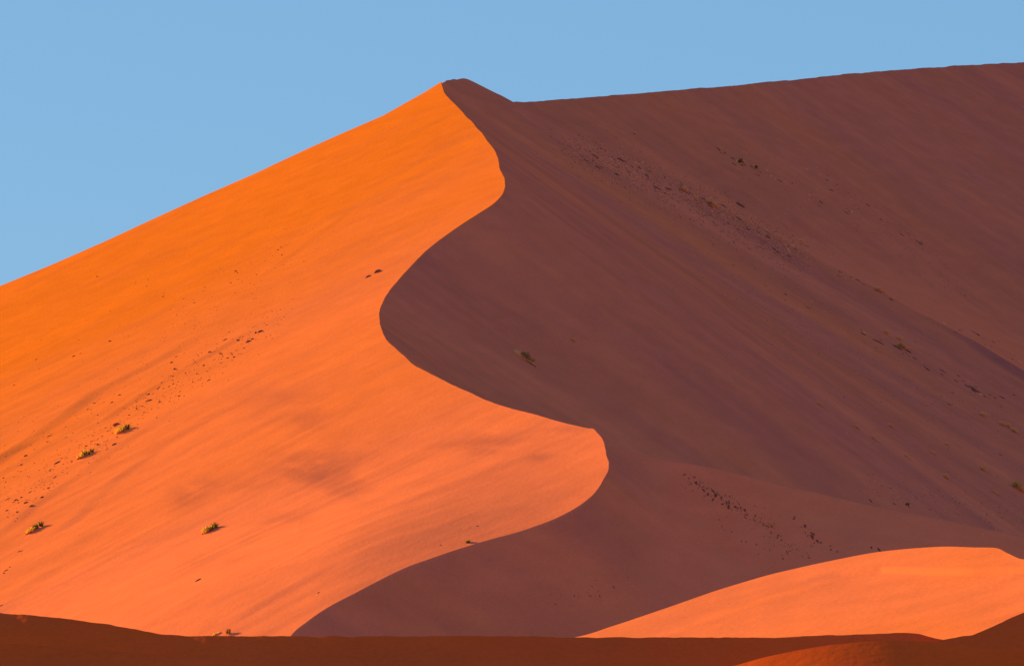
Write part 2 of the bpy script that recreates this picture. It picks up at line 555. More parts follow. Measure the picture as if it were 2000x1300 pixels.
# shares of sand minerals, and of tone painted in for light
al_, ac_ = face_coords(Xv, Yv, LGX, LGY)
red = sstep(-30, 70, 0.55 * (Zv - 60) - 0.25 * (Xv + 60)) + 0.5 * fbm(al_ * 0.004, ac_ * 0.012, 101, 3)
dark = np.clip(0.35 * fbm(al_ * 0.02, ac_ * 0.12, 102, 3), 0, 1) * 0.7
PATCH = [(625, 925, 62, 40, 1.0), (560, 905, 50, 25, .55), (470, 945, 70, 22, .5), (375, 970, 46, 32, .75), (545, 775, 90, 40, .5), (600, 820, 60, 30, .5), (950, 862, 90, 20, .75), (930, 884, 60, 14, .45), (1050, 893, 40, 12, .6), (700, 880, 50, 40, .35), (680, 960, 40, 25, .5), (420, 1090, 60, 25, .4), (500, 1030, 70, 26, .3), (1110, 838, 40, 9, .5), (560, 1010, 40, 20, .35)]
PN = fbm(Xv * 0.035 + Zv * .05, Zv * 0.10 - Xv * 0.015, 111, 5, 0.62)
for u, v, su, sv, a in PATCH:
    c = cast_L(u, v)
    s = c[1] / FPX
    # ellipse on the slope: axes in metres, across (x) and up the face
    ex = (Xv - c[0]) / (su * s); ez = (Zv - c[2]) / (sv * s)
    dark += 0.80 * a * sstep(1.75, 0.0, np.hypot(ex, ez) + 1.5 * PN) * np.clip(0.8 + 1.5 * PN, 0, 2)
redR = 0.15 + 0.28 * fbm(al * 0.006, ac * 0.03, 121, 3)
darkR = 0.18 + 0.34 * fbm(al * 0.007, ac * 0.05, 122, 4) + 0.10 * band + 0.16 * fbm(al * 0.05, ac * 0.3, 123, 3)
a_ = Xv[isR] / Yv[isR]
os_ = Yv[isR] - np.interp(a_, sa, sp_y)
onspur = (a_ > sa[0]) & (os_ < 0)
darkR = darkR + 0.42 * sstep(180, 10, os_) * (os_ > 0) * sstep(sa[0], sa[0] + .02, a_)      # grit at the face's foot, darkened further so the spur looks brighter
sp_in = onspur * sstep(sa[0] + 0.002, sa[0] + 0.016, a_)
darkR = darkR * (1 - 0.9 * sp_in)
paleR = sp_in * (0.75 + 0.6 * fbm(al * 0.02, ac * 0.06, 131, 3)) * sstep(120, 10, -os_)  # spur colour lightened in place of extra skylight
ob_ = back_y(a_) - Yv[isR]
darkR = darkR + 0.13 * sstep(0.03, 0.06, a_) * sstep(160, 20, ob_) + 0.6 * sstep(0.076, 0.086, a_) * sstep(22, 4, ob_) * (ob_ > 0)
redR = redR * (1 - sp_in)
pale = np.zeros((nc, nr)); pale[isR] = paleR
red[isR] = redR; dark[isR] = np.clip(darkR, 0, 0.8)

sflag &= isR
HARD = flag | bflag | sflag
tris = grid_tris(nc, nr, HARD)
tris = tris[(Zv.ravel()[tris] > -3).any(1)]
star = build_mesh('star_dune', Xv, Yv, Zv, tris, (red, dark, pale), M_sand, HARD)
star['label'] = 'tall orange star dune with a sharp S-shaped crest between its lit and its shaded face'
T.Z = Zv; T.Yv = Yv

# ================================================================== FAR DUNE (upper right)
FGX, FGY = -0.40, 0.40
fa, fe = ray(1010, 201)
FY = float(back_y(fa)) + 90.0
FZ0 = CAMZ + fe * FY; FX0 = fa * FY
def F_plane(x, y):
    return FZ0 + FGX * (x - FX0) + FGY * (y - FY)
F_TOP = [(700, 330), (860, 240), (940, 210), (1010, 201), (1060, 198), (1150, 190), (1250, 182), (1400, 170), (1560, 155), (1700, 141), (1850, 130), (2000, 122), (2200, 112), (2500, 100)]
pt = np.array(F_TOP, float)
fy, fax, fex = cast_plane(pt[:, 0], pt[:, 1], FZ0, FX0, FY, FGX, FGY)
uxf = column_axis(-0.003, 0.15, -0.004, 0.0935, 0.00025)
ysf = np.concatenate([np.arange(int(byr.min()) - 60, int(FY) + 430, 1.8), np.arange(int(FY) + 430, int(FY) + 800, 8.0)])
TF = Terrain(uxf, ysf)
topy = np.interp(TF.UX, fax, fy)
fflag = snap_rows(TF, topy[:, 0])
alf, acf = face_coords(TF.X, TF.Y, FGX, FGY)
zF = F_plane(TF.X, TF.Y)
zF = zF + (1.6 * fbm(alf * 0.006, acf * 0.03, 201, 3) + 0.45 * fbm(alf * 0.012, acf * 0.13, 202, 3) + 0.15 * fbm(alf * 0.1, acf * 0.3, 203, 2)) * (0.15 + 0.85 * sstep(0, 70, topy - TF.Y)) + 0.12 * fbm(TF.UX * 900, TF.Y * 0, 204, 3)
# concave foot: gentler apron low on the face
foot_y = back_y(TF.UX)
apron = np.interp(TF.UX, bur, CAMZ + np.array([ray(*p)[1] for p in BACK_R]) * byr)
fo = TF.Y - foot_y
zap = apron + np.where(fo > 0, 0.088 * fo, 0.9 * fo) - 2.0 + 1.9 * sstep(0.035, 0.06, TF.UX) + 0.035 * np.clip(fo, 0, 200) * sstep(0.045, 0.07, TF.UX)
zF = zF - 8 * sstep(0.045, 0.09, TF.UX) * sstep(90, 0, zF - apron) + 0.3 * fbm(alf * 0.02, acf * 0.15, 205, 3)
zF = np.where(fo > 0, zF, zF + 0.9 * fo)
zF = smax(zF, zap, 6.0)
ov = TF.Y - topy
zt = np.array([np.interp(topy[i, 0], TF.Y[i], zF[i]) for i in range(len(uxf))])
zF = np.where(ov > 0.01, np.minimum(zF, zt[:, None] - 0.4 * ov), zF)
TF.Z = zF
redF = 0.12 + 0.25 * fbm(alf * 0.006, acf * 0.03, 206, 3)
darkF = np.clip(0.27 + 0.22 * fbm(alf * 0.007, acf * 0.05, 207, 4) + 0.16 * fbm(alf * 0.05, acf * 0.3, 208, 3), 0, 0.8) * sstep(-6, 5, zF - zap)
TF.Yv = TF.Y
far = build_mesh('far_dune', TF.X, TF.Y, TF.Z, grid_tris(*TF.X.shape, fflag), (redF, darkF, 0.85 * sstep(9, -2, zF - zap) * (0.8 + 0.8 * fbm(alf * 0.01, acf * 0.08, 209, 3)) * sstep(0.028, 0.05, TF.UX)), M_sand, fflag)  # foot strip painted paler, as if its gentler slope caught more sky
far['label'] = 'broad shaded dune face rising behind the star dune on the right'

# ================================================================== LOW SUNLIT DUNE (lower right)
D2_TOP = [(1000, 1262), (1130, 1243), (1200, 1221), (1300, 1187), (1400, 1152), (1500, 1122), (1600, 1099), (1700, 1079), (1770, 1071), (1840, 1066.5), (1900, 1068), (1945, 1069), (1965, 1078), (1990, 1090), (2010, 1093), (2100, 1090), (2300, 1120), (2500, 1180)]
q = catmull(D2_TOP, 6)
da, de = ray(q[:, 0], q[:, 1])
uxd = column_axis(-0.01, 0.15, 0.006, 0.0935, 0.00025)
ysd = np.concatenate([np.arange(700, 880, 5.0), np.arange(880, 1120, 1.5), np.arange(1120, 1300, 6.0)])
TD = Terrain(uxd, ysd)
DGX, DGY = 0.25, 0.15
dpx = np.array(D2_TOP[:-4] + [(2000, 1092), (2060, 1106), (2150, 1124), (2300, 1150), (2500, 1185)], float)
a13, e13 = ray(1130, 1243)
DZ0 = CAMZ + e13 * 1010
dyy, daa, dee = cast_plane(dpx[:, 0], dpx[:, 1], DZ0, a13 * 1010, 1010.0, DGX, DGY)
print('D2 crest y', dyy.round(0))
qd = catmull(np.stack([daa, dyy], 1), 6)
rid = np.interp(TD.UX, qd[:, 0], qd[:, 1])
rl = rid[:, 0].copy()
for i in range(1, len(rl)):
    rl[i] = max(rl[i], rl[i - 1] - 1.45)
dflag = snap_rows(TD, rl)
rid = np.repeat(rl[:, None], len(ysd), 1)
ov = TD.Y - rid
ald, acd = face_coords(TD.X, TD.Y, DGX, DGY)
z = DZ0 + DGX * (TD.X - a13 * 1010) + DGY * (TD.Y - 1010)
z = z + (0.9 * fbm(TD.X * 0.018, TD.Y * 0.009, 301, 2) + 0.12 * fbm(ald * 0.02, acd * 0.1, 305, 2) + 0.02 * fbm(TD.X * .3, TD.Y * .3, 302, 2)) * sstep(0, -25, ov)
dl = np.array([(1480, 1150), (1560, 1132), (1640, 1116), (1720, 1106), (1800, 1110), (1900, 1113), (2010, 1108)], float)
ly, la, le = cast_plane(dl[:, 0], dl[:, 1], DZ0, a13 * 1010, 1010.0, DGX, DGY)
sdl = TD.Y - np.interp(TD.UX, la, ly)
msk = sstep(la[0], la[3], TD.UX)
z = z - msk * 0.7 * sstep(3, -3, sdl) * sstep(-60, -3, sdl)
zt = np.array([np.interp(rid[i, 0], TD.Y[i], z[i]) for i in range(len(uxd))])
need = CAMZ + np.interp(uxd, daa, dee) * rid[:, 0]
dz_ = np.convolve(np.pad(need - zt, 20, mode='edge'), np.hanning(41) / np.hanning(41).sum(), mode='valid')
z = z + dz_[:, None]
zt = np.array([np.interp(rid[i, 0], TD.Y[i], z[i]) for i in range(len(uxd))])
z = np.where(ov > 0.01, zt[:, None] - 0.45 * ov, z)
TD.Z = z; TD.Yv = TD.Y
redD = 0.12 + 0.5 * fbm(TD.X * 0.02, TD.Y * 0.01, 303, 3)
darkD = np.clip(0.15 * fbm(TD.X * 0.05, TD.Y * 0.02, 304, 3), 0, 1)
low = build_mesh('low_dune', TD.X, TD.Y, TD.Z, grid_tris(*TD.X.shape, dflag), (redD, darkD), M_sand, dflag)
low['label'] = 'low smooth sunlit dune in front of the star dune at lower right'

# ================================================================== FOREGROUND RIDGES
def ridge(name, top, y0, amp, slope, back, seed, label, ulo=-0.13, uhi=0.13, depth=260, jag=0.03, step=0.0003, red=0.8, foot=0.12, dark=0.1):
    qq = catmull(top, 6)
    a, e = ray(qq[:, 0], qq[:, 1])
    uxs = column_axis(ulo, uhi, step=step)
    ysx = np.concatenate([np.arange(y0 - depth, y0 - 45, 4.0), np.arange(y0 - 45, y0 + 12, 0.6), np.arange(y0 + 12, y0 + 120, 6.0)])
    G = Terrain(uxs, ysx)
    rid = y0 + amp(G.UX)
    rf = snap_rows(G, rid[:, 0])
    ee = np.interp(G.UX, a, e)
    zr = CAMZ + ee * rid
    ov = G.Y - rid
    sl = slope(G.UX) if callable(slope) else slope
    fr = -ov
    z = zr - np.where(fr > 0, sl * np.minimum(fr, 40) + foot * np.clip(fr - 40, 0, None), 0)
    z = z + 0.16 * fbm(G.X * 0.03, G.Y * 0.03, seed + 5, 3) * sstep(0, 12, fr) + 0.008 * fbm(G.X * 0.4, G.Y * 0.4, seed + 8, 3)
    z = np.where(ov > 0, zr - back * ov, z)
    z = z + jag * 4 * fbm(G.X * 0.5, G.Y * 0.12, seed, 3) * np.exp(-np.abs(ov) / 3.0)
    G.Z = z; G.Yv = G.Y
    rd = red + 0.4 * fbm(G.X * 0.03, G.Y * 0.03, seed + 2, 3)
    dk = np.clip(dark + 0.25 * fbm(G.X * 0.02, G.Y * 0.08, seed + 3, 3), 0, 1)
    o = build_mesh(name, G.X, G.Y, G.Z, grid_tris(*G.X.shape, rf), (rd, dk), M_fore, rf)
    o['label'] = label
    return G

A_TOP = [(-500, 1140), (-200, 1170), (0, 1196), (60, 1200), (110, 1205), (160, 1212), (220, 1220), (280, 1231), (340, 1240), (420, 1241), (560, 1242), (800, 1241.5), (1000, 1242), (1130, 1243.5), (1300, 1244), (1500, 1244), (1620, 1240), (1700, 1237), (1760, 1234), (1790, 1236), (1815, 1242), (1842, 1249), (1880, 1256), (1960, 1268), (2100, 1290), (2400, 1320)]
GA = ridge('foreground_dune', A_TOP, 640, lambda u: 1650 * (u + 0.02) ** 2, 0.46, 0.3, 401, 'long dark dune ridge crossing the bottom of the view')
A2_TOP = [(1500, 1330), (1700, 1290), (1800, 1262), (1850, 1247), (1880, 1241), (1905, 1238), (1940, 1222), (1970, 1208), (2000, 1196), (2060, 1175), (2200, 1140), (2500, 1110)]
GA2 = ridge('side_dune', A2_TOP, 600, lambda u: 420 * (u - 0.06), 0.55, 0.3, 421, 'dark dune slope rising out of view at the lower right', ulo=0.04, uhi=0.15)
B_TOP = [(-600, 1230), (-300, 1238), (0, 1255), (200, 1268), (400, 1287), (520, 1296), (700, 1318), (1000, 1335), (1300, 1330), (1430, 1300), (1500, 1281), (1600, 1262), (1680, 1253), (1760, 1250), (1850, 1255), (1950, 1268), (2050, 1280), (2300, 1310), (2600, 1330)]
GB = ridge('near_dune', B_TOP, 430, lambda u: -32 * u, 0.437, 0.06, 441, 'nearest low dune swell along the bottom edge', jag=0.003, depth=200)

# ================================================================== GROUND
gx = np.concatenate([[-20000, -6000, -2000, -900], np.arange(-500, 501, 50), [900, 2000, 6000, 20000]])
gy = np.concatenate([[-3000, -800, -200], np.arange(0, 2601, 50), [3200, 5000, 9000, 20000]])
GX, GY = np.meshgrid(gx, gy, indexing='ij')
GZ = 0.5 * fbm(GX * 0.01, GY * 0.01, 501, 3) * sstep(3500, 800, np.hypot(GX, GY - 1200)) * sstep(0, 80, np.hypot(GX, GY))
ground = build_mesh('ground', GX, GY, GZ, grid_tris(*GX.shape), (0.4 + 0 * GX, 0.1 + 0 * GX), M_sand)

# ================================================================== PLACING THINGS ON THE SAND
TERR = [GB, GA2, GA, TD, T, TF]
def hit(u, v):
    """first sand surface seen through a pixel -> point, normal, terrain"""
    a, e = float(ray(u, v)[0]), float(ray(u, v)[1])
    best = None
    for G in TERR:
        if a < G.ux[0] or a > G.ux[-2]:
            continue
        i = int(np.searchsorted(G.ux, a)) - 1
        i = max(0, min(i, len(G.ux) - 2))
        f = (a - G.ux[i]) / (G.ux[i + 1] - G.ux[i])
        Y = G.Yv[i] * (1 - f) + G.Yv[i + 1] * f
        Z = G.Z[i] * (1 - f) + G.Z[i + 1] * f
        el = (Z - CAMZ) / Y
        k = np.nonzero(el >= e)[0]
        if len(k) == 0 or k[0] == 0:
            continue
        k = k[0]
        t = (e - el[k - 1]) / (el[k] - el[k - 1] + 1e-12)
        y = Y[k - 1] + t * (Y[k] - Y[k - 1])
        if best is None or y < best[0]:
            k2 = min(k + 1, len(Y) - 1); k1 = max(k - 2, 0)
            gy = (Z[k2] - Z[k1]) / (Y[k2] - Y[k1])
            j = min(i + 3, len(G.ux) - 1); h = max(i - 2, 0)
            zj = np.interp(y, G.Yv[j], G.Z[j]); zh = np.interp(y, G.Yv[h], G.Z[h])
            gx = (zj - zh) / ((G.ux[j] - G.ux[h]) * y)
            best = (y, a * y, CAMZ + e * y, gx, gy - 0 * gx * a, G)
    if best is None:
        return None
    y, x, z, gx, gy, G = best
    gy = gy - gx * a
    n = Vector((-gx, -gy, 1)).normalized()
    return Vector((x, y, z)), n, G

def surf(x, y, G):
    a = x / y
    i = max(0, min(int(np.searchsorted(G.ux, a)) - 1, len(G.ux) - 2))
    f = (a - G.ux[i]) / (G.ux[i + 1] - G.ux[i])
    return float(np.interp(y, G.Yv[i], G.Z[i]) * (1 - f) + np.interp(y, G.Yv[i + 1], G.Z[i + 1]) * f)

def down_frame(n):
    """x axis down the slope, z axis the surface normal"""
    d = Vector((n.x, n.y, 0))
    if d.length < 1e-4:
        d = Vector((1, 0, 0))
    d = (d - n * d.dot(n)).normalized()
    yv = n.cross(d)
    return Matrix((d, yv, n)).transposed().to_4x4()

def up_frame(n):
    d = Vector((n.x, n.y, 0))
    d = d.normalized() if d.length > 1e-4 else Vector((1, 0, 0))
    z = Vector((0, 0, 1))
    return Matrix((d, z.cross(d), z)).transposed().to_4x4()

def mesh_obj(name, V, F, mat, parent=None, smooth=False):
    me = bpy.data.meshes.new(name)
    me.from_pydata([tuple(v) for v in V], [], F)
    if smooth:
        me.polygons.foreach_set('use_smooth', [True] * len(me.polygons))
    me.materials.append(mat)
    o = bpy.data.objects.new(name, me)
    C.objects.link(o)
    if parent is not None:
        o.parent = parent
    return o

def tag(o, label, cat, group=None, kind=None):
    if label: o['label'] = label
    if cat: o['category'] = cat
    if group: o['group'] = group
    if kind: o['kind'] = kind

# ---- shapes (unit size about 1 m wide)
def blades(r, n, h, spread, width, lean=(0, 0), base=0.12):
    V, F = [], []
    for k in range(n):
        a = r.uniform(0, 2 * math.pi); q = r.random() ** 0.6
        bx, by = base * q * math.cos(a), base * q * math.sin(a)
        out = spread * (0.25 + 0.75 * q) * r.uniform(0.6, 1.2)
        hh = h * r.uniform(0.55, 1.0) * (1.0 - 0.25 * q)
        dx, dy = math.cos(a) * out + lean[0] * hh, math.sin(a) * out + lean[1] * hh
        wx, wy = -math.sin(a + r.uniform(-1, 1)) * width, math.cos(a + r.uniform(-1, 1)) * width
        i = len(V)
        V += [(bx - wx, by - wy, -0.05), (bx + wx, by + wy, -0.05),
              (bx + dx * 0.4 + wx * .8, by + dy * 0.4 + wy * .8, hh * 0.62), (bx + dx * 0.4 - wx * .8, by + dy * 0.4 - wy * .8, hh * 0.62),
              (bx + dx, by + dy, hh)]
        F += [(i, i + 1, i + 2, i + 3), (i + 3, i + 2, i + 4)]
    return V, F

def lump(r, lx, ly, lz, seg=10, rings=4, rough=0.22, tail=0.0):
    """half-buried lump, long axis x, optionally drawn out to a tail at +x"""
    V, F = [], []
    ph = [r.uniform(0, 6.28) for _ in range(4)]
    for j in range(rings):
        t = j / rings
        rad = math.cos(t * math.pi / 2) ** 0.8
        zz = math.sin(t * math.pi / 2)
        for i in range(seg):
            a = 2 * math.pi * i / seg
            w_ = 1 + rough * (math.sin(2 * a + ph[0]) * 0.5 + math.sin(3 * a + ph[1]) * 0.4 + r.uniform(-0.5, 0.5))
            x = lx * rad * math.cos(a) * w_
            if x > 0: x *= 1 + tail
            y = ly * rad * math.sin(a) * w_ * (1 - (0.55 * max(0, math.cos(a)) if tail else 0))
            V.append((x, y, lz * (zz + (r.uniform(-0.12, 0.12) if j else 0)) - (0.12 * lz + 0.15 * (j == 0))))
    V.append((0, 0, lz * 0.95))
    for j in range(rings - 1):
        for i in range(seg):
            F.append((j * seg + i, j * seg + (i + 1) % seg, (j + 1) * seg + (i + 1) % seg, (j + 1) * seg + i))
    for i in range(seg):
        F.append(((rings - 1) * seg + i, (rings - 1) * seg + (i + 1) % seg, len(V) - 1))
    return V, F

def leaf_cloud(r, lx, ly, lz, n, size, clumps=6):
    V, F = [], []
    cs = [(r.uniform(-.8, .8) * lx, r.uniform(-.8, .8) * ly, r.uniform(.25, .8) * lz, r.uniform(.3, .55)) for _ in range(clumps)]
    for k in range(n):
        c = r.choice(cs)
        d = Vector((r.gauss(0, 1), r.gauss(0, 1), r.gauss(0, 1))).normalized() * (r.random() ** 0.4) * c[3]
        p = Vector((c[0] + d.x * lx, c[1] + d.y * ly, max(0.02, c[2] + d.z * lz * 0.8)))
        a = Vector((r.gauss(0, 1), r.gauss(0, 1), r.gauss(0, 1))).normalized()
        b = a.orthogonal().normalized()
        i = len(V)
        s_ = size * r.uniform(0.6, 1.4)
        V += [p - a * s_, p + b * s_ * .45, p + a * s_, p - b * s_ * .45]
        F.append((i, i + 1, i + 2, i + 3))
    return V, F

def twigs(r, lx, ly, lz, n, w_=0.02):
    V, F = [], []
    for k in range(n):
        a = r.uniform(0, 6.28)
        p = Vector((0, 0, 0)); q = Vector((math.cos(a) * lx * r.uniform(.4, 1), math.sin(a) * ly * r.uniform(.4, 1), lz * r.uniform(.5, 1.05)))
        s_ = Vector((-math.sin(a), math.cos(a), 0)) * w_; u_ = Vector((0, 0, w_))
        i = len(V)
        V += [p + s_, p - s_ * .5 + u_, p - s_ * .5 - u_, q]
        F += [(i, i + 1, i + 3), (i + 1, i + 2, i + 3), (i + 2, i, i + 3)]
    return V, F

def root(name, P, fr, s, label, cat, group=None):
    e = bpy.data.objects.new(name, None)
    e.empty_display_size = 0.5
    C.objects.link(e)
    e.matrix_world = Matrix.Translation(P) @ fr @ Matrix.Scale(s, 4)
    tag(e, label, cat, group)
    return e

MPP = 1.0 / FPX           # metres per photograph pixel at 1 m

def big_tussock(u, v, wpx, hpx, label, green=0.3, mound=True, seed=0, mat_top=None, tail=0.0, mat_green=None):
    h = hit(u, v)
    if h is None:
        print('MISS', u, v); return
    P, n, G = h
    r = random.Random(seed + 1000)
    m = MPP * P.y
    if seed > 7:
        wpx *= 1.25; hpx *= 1.3
    W, H = wpx * m, hpx * m
    e = root('grass_tussock', P - n * 0.05, up_frame(n), 1.0, label, 'grass tussock')
    slope = math.atan2(math.hypot(n.x, n.y), n.z)
    tilt = Matrix.Rotation(slope, 4, 'Y')
    if mound:
        V, F = lump(r, W * 0.5, W * 0.22, H * 0.30, 14, 5, 0.18, 0.3)
        mo = mesh_obj('sand_mound', V, F, M_sand, e, True)
        mo.matrix_local = tilt
        at = mo.data.attributes.new('mineral_and_light', 'FLOAT_COLOR', 'POINT')
        at.data.foreach_set('color', [0.3, 0.05, 0, 1] * len(mo.data.vertices))
    # straw tufts strung along the slope, greener ones at the upper end
    for part, mat, cnt, lo, hi in (('straw_blades', mat_top or M_straw_shade, 5, -0.1, 0.5), ('green_blades', mat_green or M_green, 4, -0.5, 0.1)):
        V, F = [], []
        if part == 'green_blades' and green <= 0:
            continue
        for k in range(cnt):
            t = lo + (hi - lo) * (k + r.random()) / cnt
            bv, bf = blades(r, 26, H * r.uniform(0.6, 1.0), H * 0.5, 0.022 * W + 0.012, (-0.1, 0), H * 0.28)
            cx = t * W; cz = -math.tan(slope) * cx * 1.0 + H * 0.12
            cy = r.uniform(-0.12, 0.12) * W
            i = len(V)
            V += [(x + cx * math.cos(0) , y + cy, z + cz) for x, y, z in bv]
            F += [tuple(j + i for j in f) for f in bf]
        mesh_obj(part, V, F, mat, e)
    if tail > 0:  # low dark strip stands in for the tuft's shadow
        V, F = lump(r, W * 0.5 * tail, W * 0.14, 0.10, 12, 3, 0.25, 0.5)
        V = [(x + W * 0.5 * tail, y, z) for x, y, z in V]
        t_ = mesh_obj('shadow_tail', V, F, M_litter_shadow, e, True)
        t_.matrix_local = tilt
    return e

big_tussock(240, 842, 27, 15, 'large yellow-green grass tussock, uppermost of the big ones in the sunlit speckled gully', 0.4, seed=1, mat_top=M_straw_sun, mat_green=M_bush)
big_tussock(165, 890, 30, 14, 'long yellow grass tussock next below the uppermost big tussock in the gully', 0.4, seed=2, mat_top=M_straw_sun, mat_green=M_bush)
big_tussock(66, 1036, 34, 14, 'olive grass tussock near the left edge at the head of a faint gully', 0.5, seed=3, mat_top=M_straw_sun, mat_green=M_bush)
big_tussock(409, 1036, 34, 15, 'spiky dark green tussock with an orange sand mound, alone on the smooth sunlit slope', 0.8, seed=4, mat_top=M_straw_sun, mat_green=M_bush)
big_tussock(228, 829, 14, 6, 'small brown tussock just above the uppermost big tussock on the sunlit face', 0.0, seed=5, mat_top=M_clod)
big_tussock(424, 1238, 24, 7, 'pale low grass beside the dark round bush behind the foreground ridge', 0.0, seed=6, mat_top=M_straw_sun)
big_tussock(914, 1059, 9, 8, 'tiny yellow-green tussock with a dark core just above the lower crest', 0.6, seed=7, mat_top=M_bush)
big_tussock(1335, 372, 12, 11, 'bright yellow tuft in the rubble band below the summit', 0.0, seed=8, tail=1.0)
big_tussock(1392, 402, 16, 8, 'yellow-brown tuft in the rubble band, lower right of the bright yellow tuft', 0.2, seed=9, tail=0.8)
big_tussock(1358, 388, 9, 7, 'thin yellow tuft midway between two larger tufts in the rubble band', 0.0, seed=10)
big_tussock(1716, 567, 11, 9, 'glowing yellow tuft on the dark shoulder below the paler far apron', 0.0, seed=11, tail=1.5)
big_tussock(1731, 651, 8, 9, 'upright pale tuft, highest of the row down the right-hand shaded slope', 0.0, mound=False, seed=12)
big_tussock(1756, 663, 7, 9, 'narrow white tuft next below the highest of its row on the right-hand shaded slope', 0.0, mound=False, seed=13)
big_tussock(1764, 680, 16, 9, 'pale spreading tuft with a dark shadow tail at the head of the dashed dark streak', 0.1, seed=14, tail=1.2)
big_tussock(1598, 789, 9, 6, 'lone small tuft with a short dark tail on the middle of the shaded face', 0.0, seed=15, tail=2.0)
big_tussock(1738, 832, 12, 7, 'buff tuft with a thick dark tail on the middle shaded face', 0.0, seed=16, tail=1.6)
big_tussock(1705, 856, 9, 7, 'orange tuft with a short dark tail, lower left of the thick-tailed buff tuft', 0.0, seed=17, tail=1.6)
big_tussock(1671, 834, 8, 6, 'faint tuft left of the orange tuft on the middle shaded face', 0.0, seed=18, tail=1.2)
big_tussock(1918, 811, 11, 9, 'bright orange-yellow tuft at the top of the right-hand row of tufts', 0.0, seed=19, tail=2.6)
big_tussock(1957, 830, 8, 10, 'tall thin pale tuft, second of the right-hand row', 0.0, mound=False, seed=20)
big_tussock(1968, 833, 7, 9, 'short pale tuft close beside the tall thin one in the right-hand row', 0.0, mound=False, seed=21)
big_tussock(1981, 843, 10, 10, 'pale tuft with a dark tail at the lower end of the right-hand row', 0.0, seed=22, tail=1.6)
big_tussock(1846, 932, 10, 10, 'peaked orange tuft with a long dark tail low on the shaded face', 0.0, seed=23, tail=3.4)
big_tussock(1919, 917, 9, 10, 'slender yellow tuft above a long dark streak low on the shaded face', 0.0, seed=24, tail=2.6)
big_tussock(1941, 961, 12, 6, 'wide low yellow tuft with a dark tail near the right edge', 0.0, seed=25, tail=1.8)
big_tussock(1992, 957, 20, 15, 'largest yellow-green tussock on the shaded face, cut by the right edge', 0.6, seed=26)
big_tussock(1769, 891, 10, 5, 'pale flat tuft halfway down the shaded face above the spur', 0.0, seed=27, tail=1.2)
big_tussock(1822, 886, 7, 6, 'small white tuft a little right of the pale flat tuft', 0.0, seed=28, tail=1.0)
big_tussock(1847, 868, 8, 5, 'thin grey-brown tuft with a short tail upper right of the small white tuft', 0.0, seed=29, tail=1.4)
big_tussock(1120, 665, 7, 5, 'tiny pale tuft right of the mounded shrub on the shaded face', 0.0, seed=30)
big_tussock(1240, 262, 6, 5, 'single tiny buff tuft high under the far crest line', 0.0, seed=31)

# dark round bush behind the foreground ridge
def bush(u, v, wpx, hpx, label, seed, mound=None, tail=0.0, leaf=M_bush, cat='shrub', name='desert_shrub', nleaf=420):
    P, n, G = hit(u, v)
    r = random.Random(seed)
    m = MPP * P.y
    W, H = wpx * m, hpx * m
    e = root(name, P - n * 0.05, up_frame(n), 1.0, label, cat)
    slope = math.atan2(math.hypot(n.x, n.y), n.z)
    tilt = Matrix.Rotation(slope, 4, 'Y')
    if mound:
        V, F = lump(r, W * mound, W * 0.36 * mound, H * 0.45, 18, 6, 0.2, 0.1)
        mo = mesh_obj('sand_mound', [(x - W * 0.25, y, z) for x, y, z in V], F, M_mound_sunlit, e, True)
        mo.matrix_local = tilt
    V, F = leaf_cloud(r, W * 0.42, W * 0.3, H * 0.8, nleaf, 0.035 * W + 0.05)
    mesh_obj('foliage', V, F, leaf, e).matrix_local = tilt if mound else Matrix.Identity(4)
    V, F = twigs(r, W * 0.5, W * 0.4, H, 36, 0.02)
    mesh_obj('twigs', V, F, M_straw_shade, e).matrix_local = tilt if mound else Matrix.Identity(4)
    if tail:  # dark strip modelled in place of the shrub's shadow
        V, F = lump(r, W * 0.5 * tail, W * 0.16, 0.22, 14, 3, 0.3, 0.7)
        t_ = mesh_obj('shadow_tail', [(x + W * 0.55 * tail, y, z) for x, y, z in V], F, M_litter_shadow, e, True)
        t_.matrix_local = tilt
    return e
M_mound_sunlit = plain_mat('mound_sand_sun_tint', (0.90, 0.19, 0.06), (0.90, 0.25, 0.10), 0.8)  # mound sand brightened in colour, as if caught by the sun
bush(446, 1238, 17, 14, 'dark round bush half hidden behind the foreground ridge at lower left', 51)
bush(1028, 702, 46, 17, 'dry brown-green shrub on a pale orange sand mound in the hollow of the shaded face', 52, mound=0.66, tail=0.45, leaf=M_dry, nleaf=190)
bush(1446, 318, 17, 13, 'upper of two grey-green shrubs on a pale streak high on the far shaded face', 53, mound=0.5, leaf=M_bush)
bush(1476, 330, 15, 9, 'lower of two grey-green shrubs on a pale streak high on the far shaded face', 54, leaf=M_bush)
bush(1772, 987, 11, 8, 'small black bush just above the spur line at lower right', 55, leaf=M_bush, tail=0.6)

# ---- many small clumps: one of each kind, copied
def protos(kind):
    out = []
    for k in range(6):
        r = random.Random(hash_kind[kind] * 50 + k)
        if kind == 'sand_clump':
            V, F = lump(r, 0.55, 0.26, 0.34, 9, 3, 0.35)
            o = mesh_obj('sand_clump', V, F, M_clod)
        elif kind == 'dark_clump':
            V, F = lump(r, 0.62, 0.22, 0.24, 9, 3, 0.4, 0.5)
            o = mesh_obj('litter_clump', V, F, M_litter_shadow)
        elif kind == 'crust_clump':
            V, F = lump(r, 0.42, 0.28, 0.30, 9, 3, 0.35)
            o = mesh_obj('crust_clump', V, F, M_pale)
        else:
            V, F = blades(r, 22, 1.0, 0.45, 0.05, (0, 0), 0.2)
            o = mesh_obj('grass_tuft', V, F, M_straw_shade)
        C.objects.unlink(o)
        out.append(o)
    return out
hash_kind = {'sand_clump': 1, 'dark_clump': 2, 'crust_clump': 3, 'grass_tuft': 4}
PRO = {k: protos(k) for k in hash_kind}
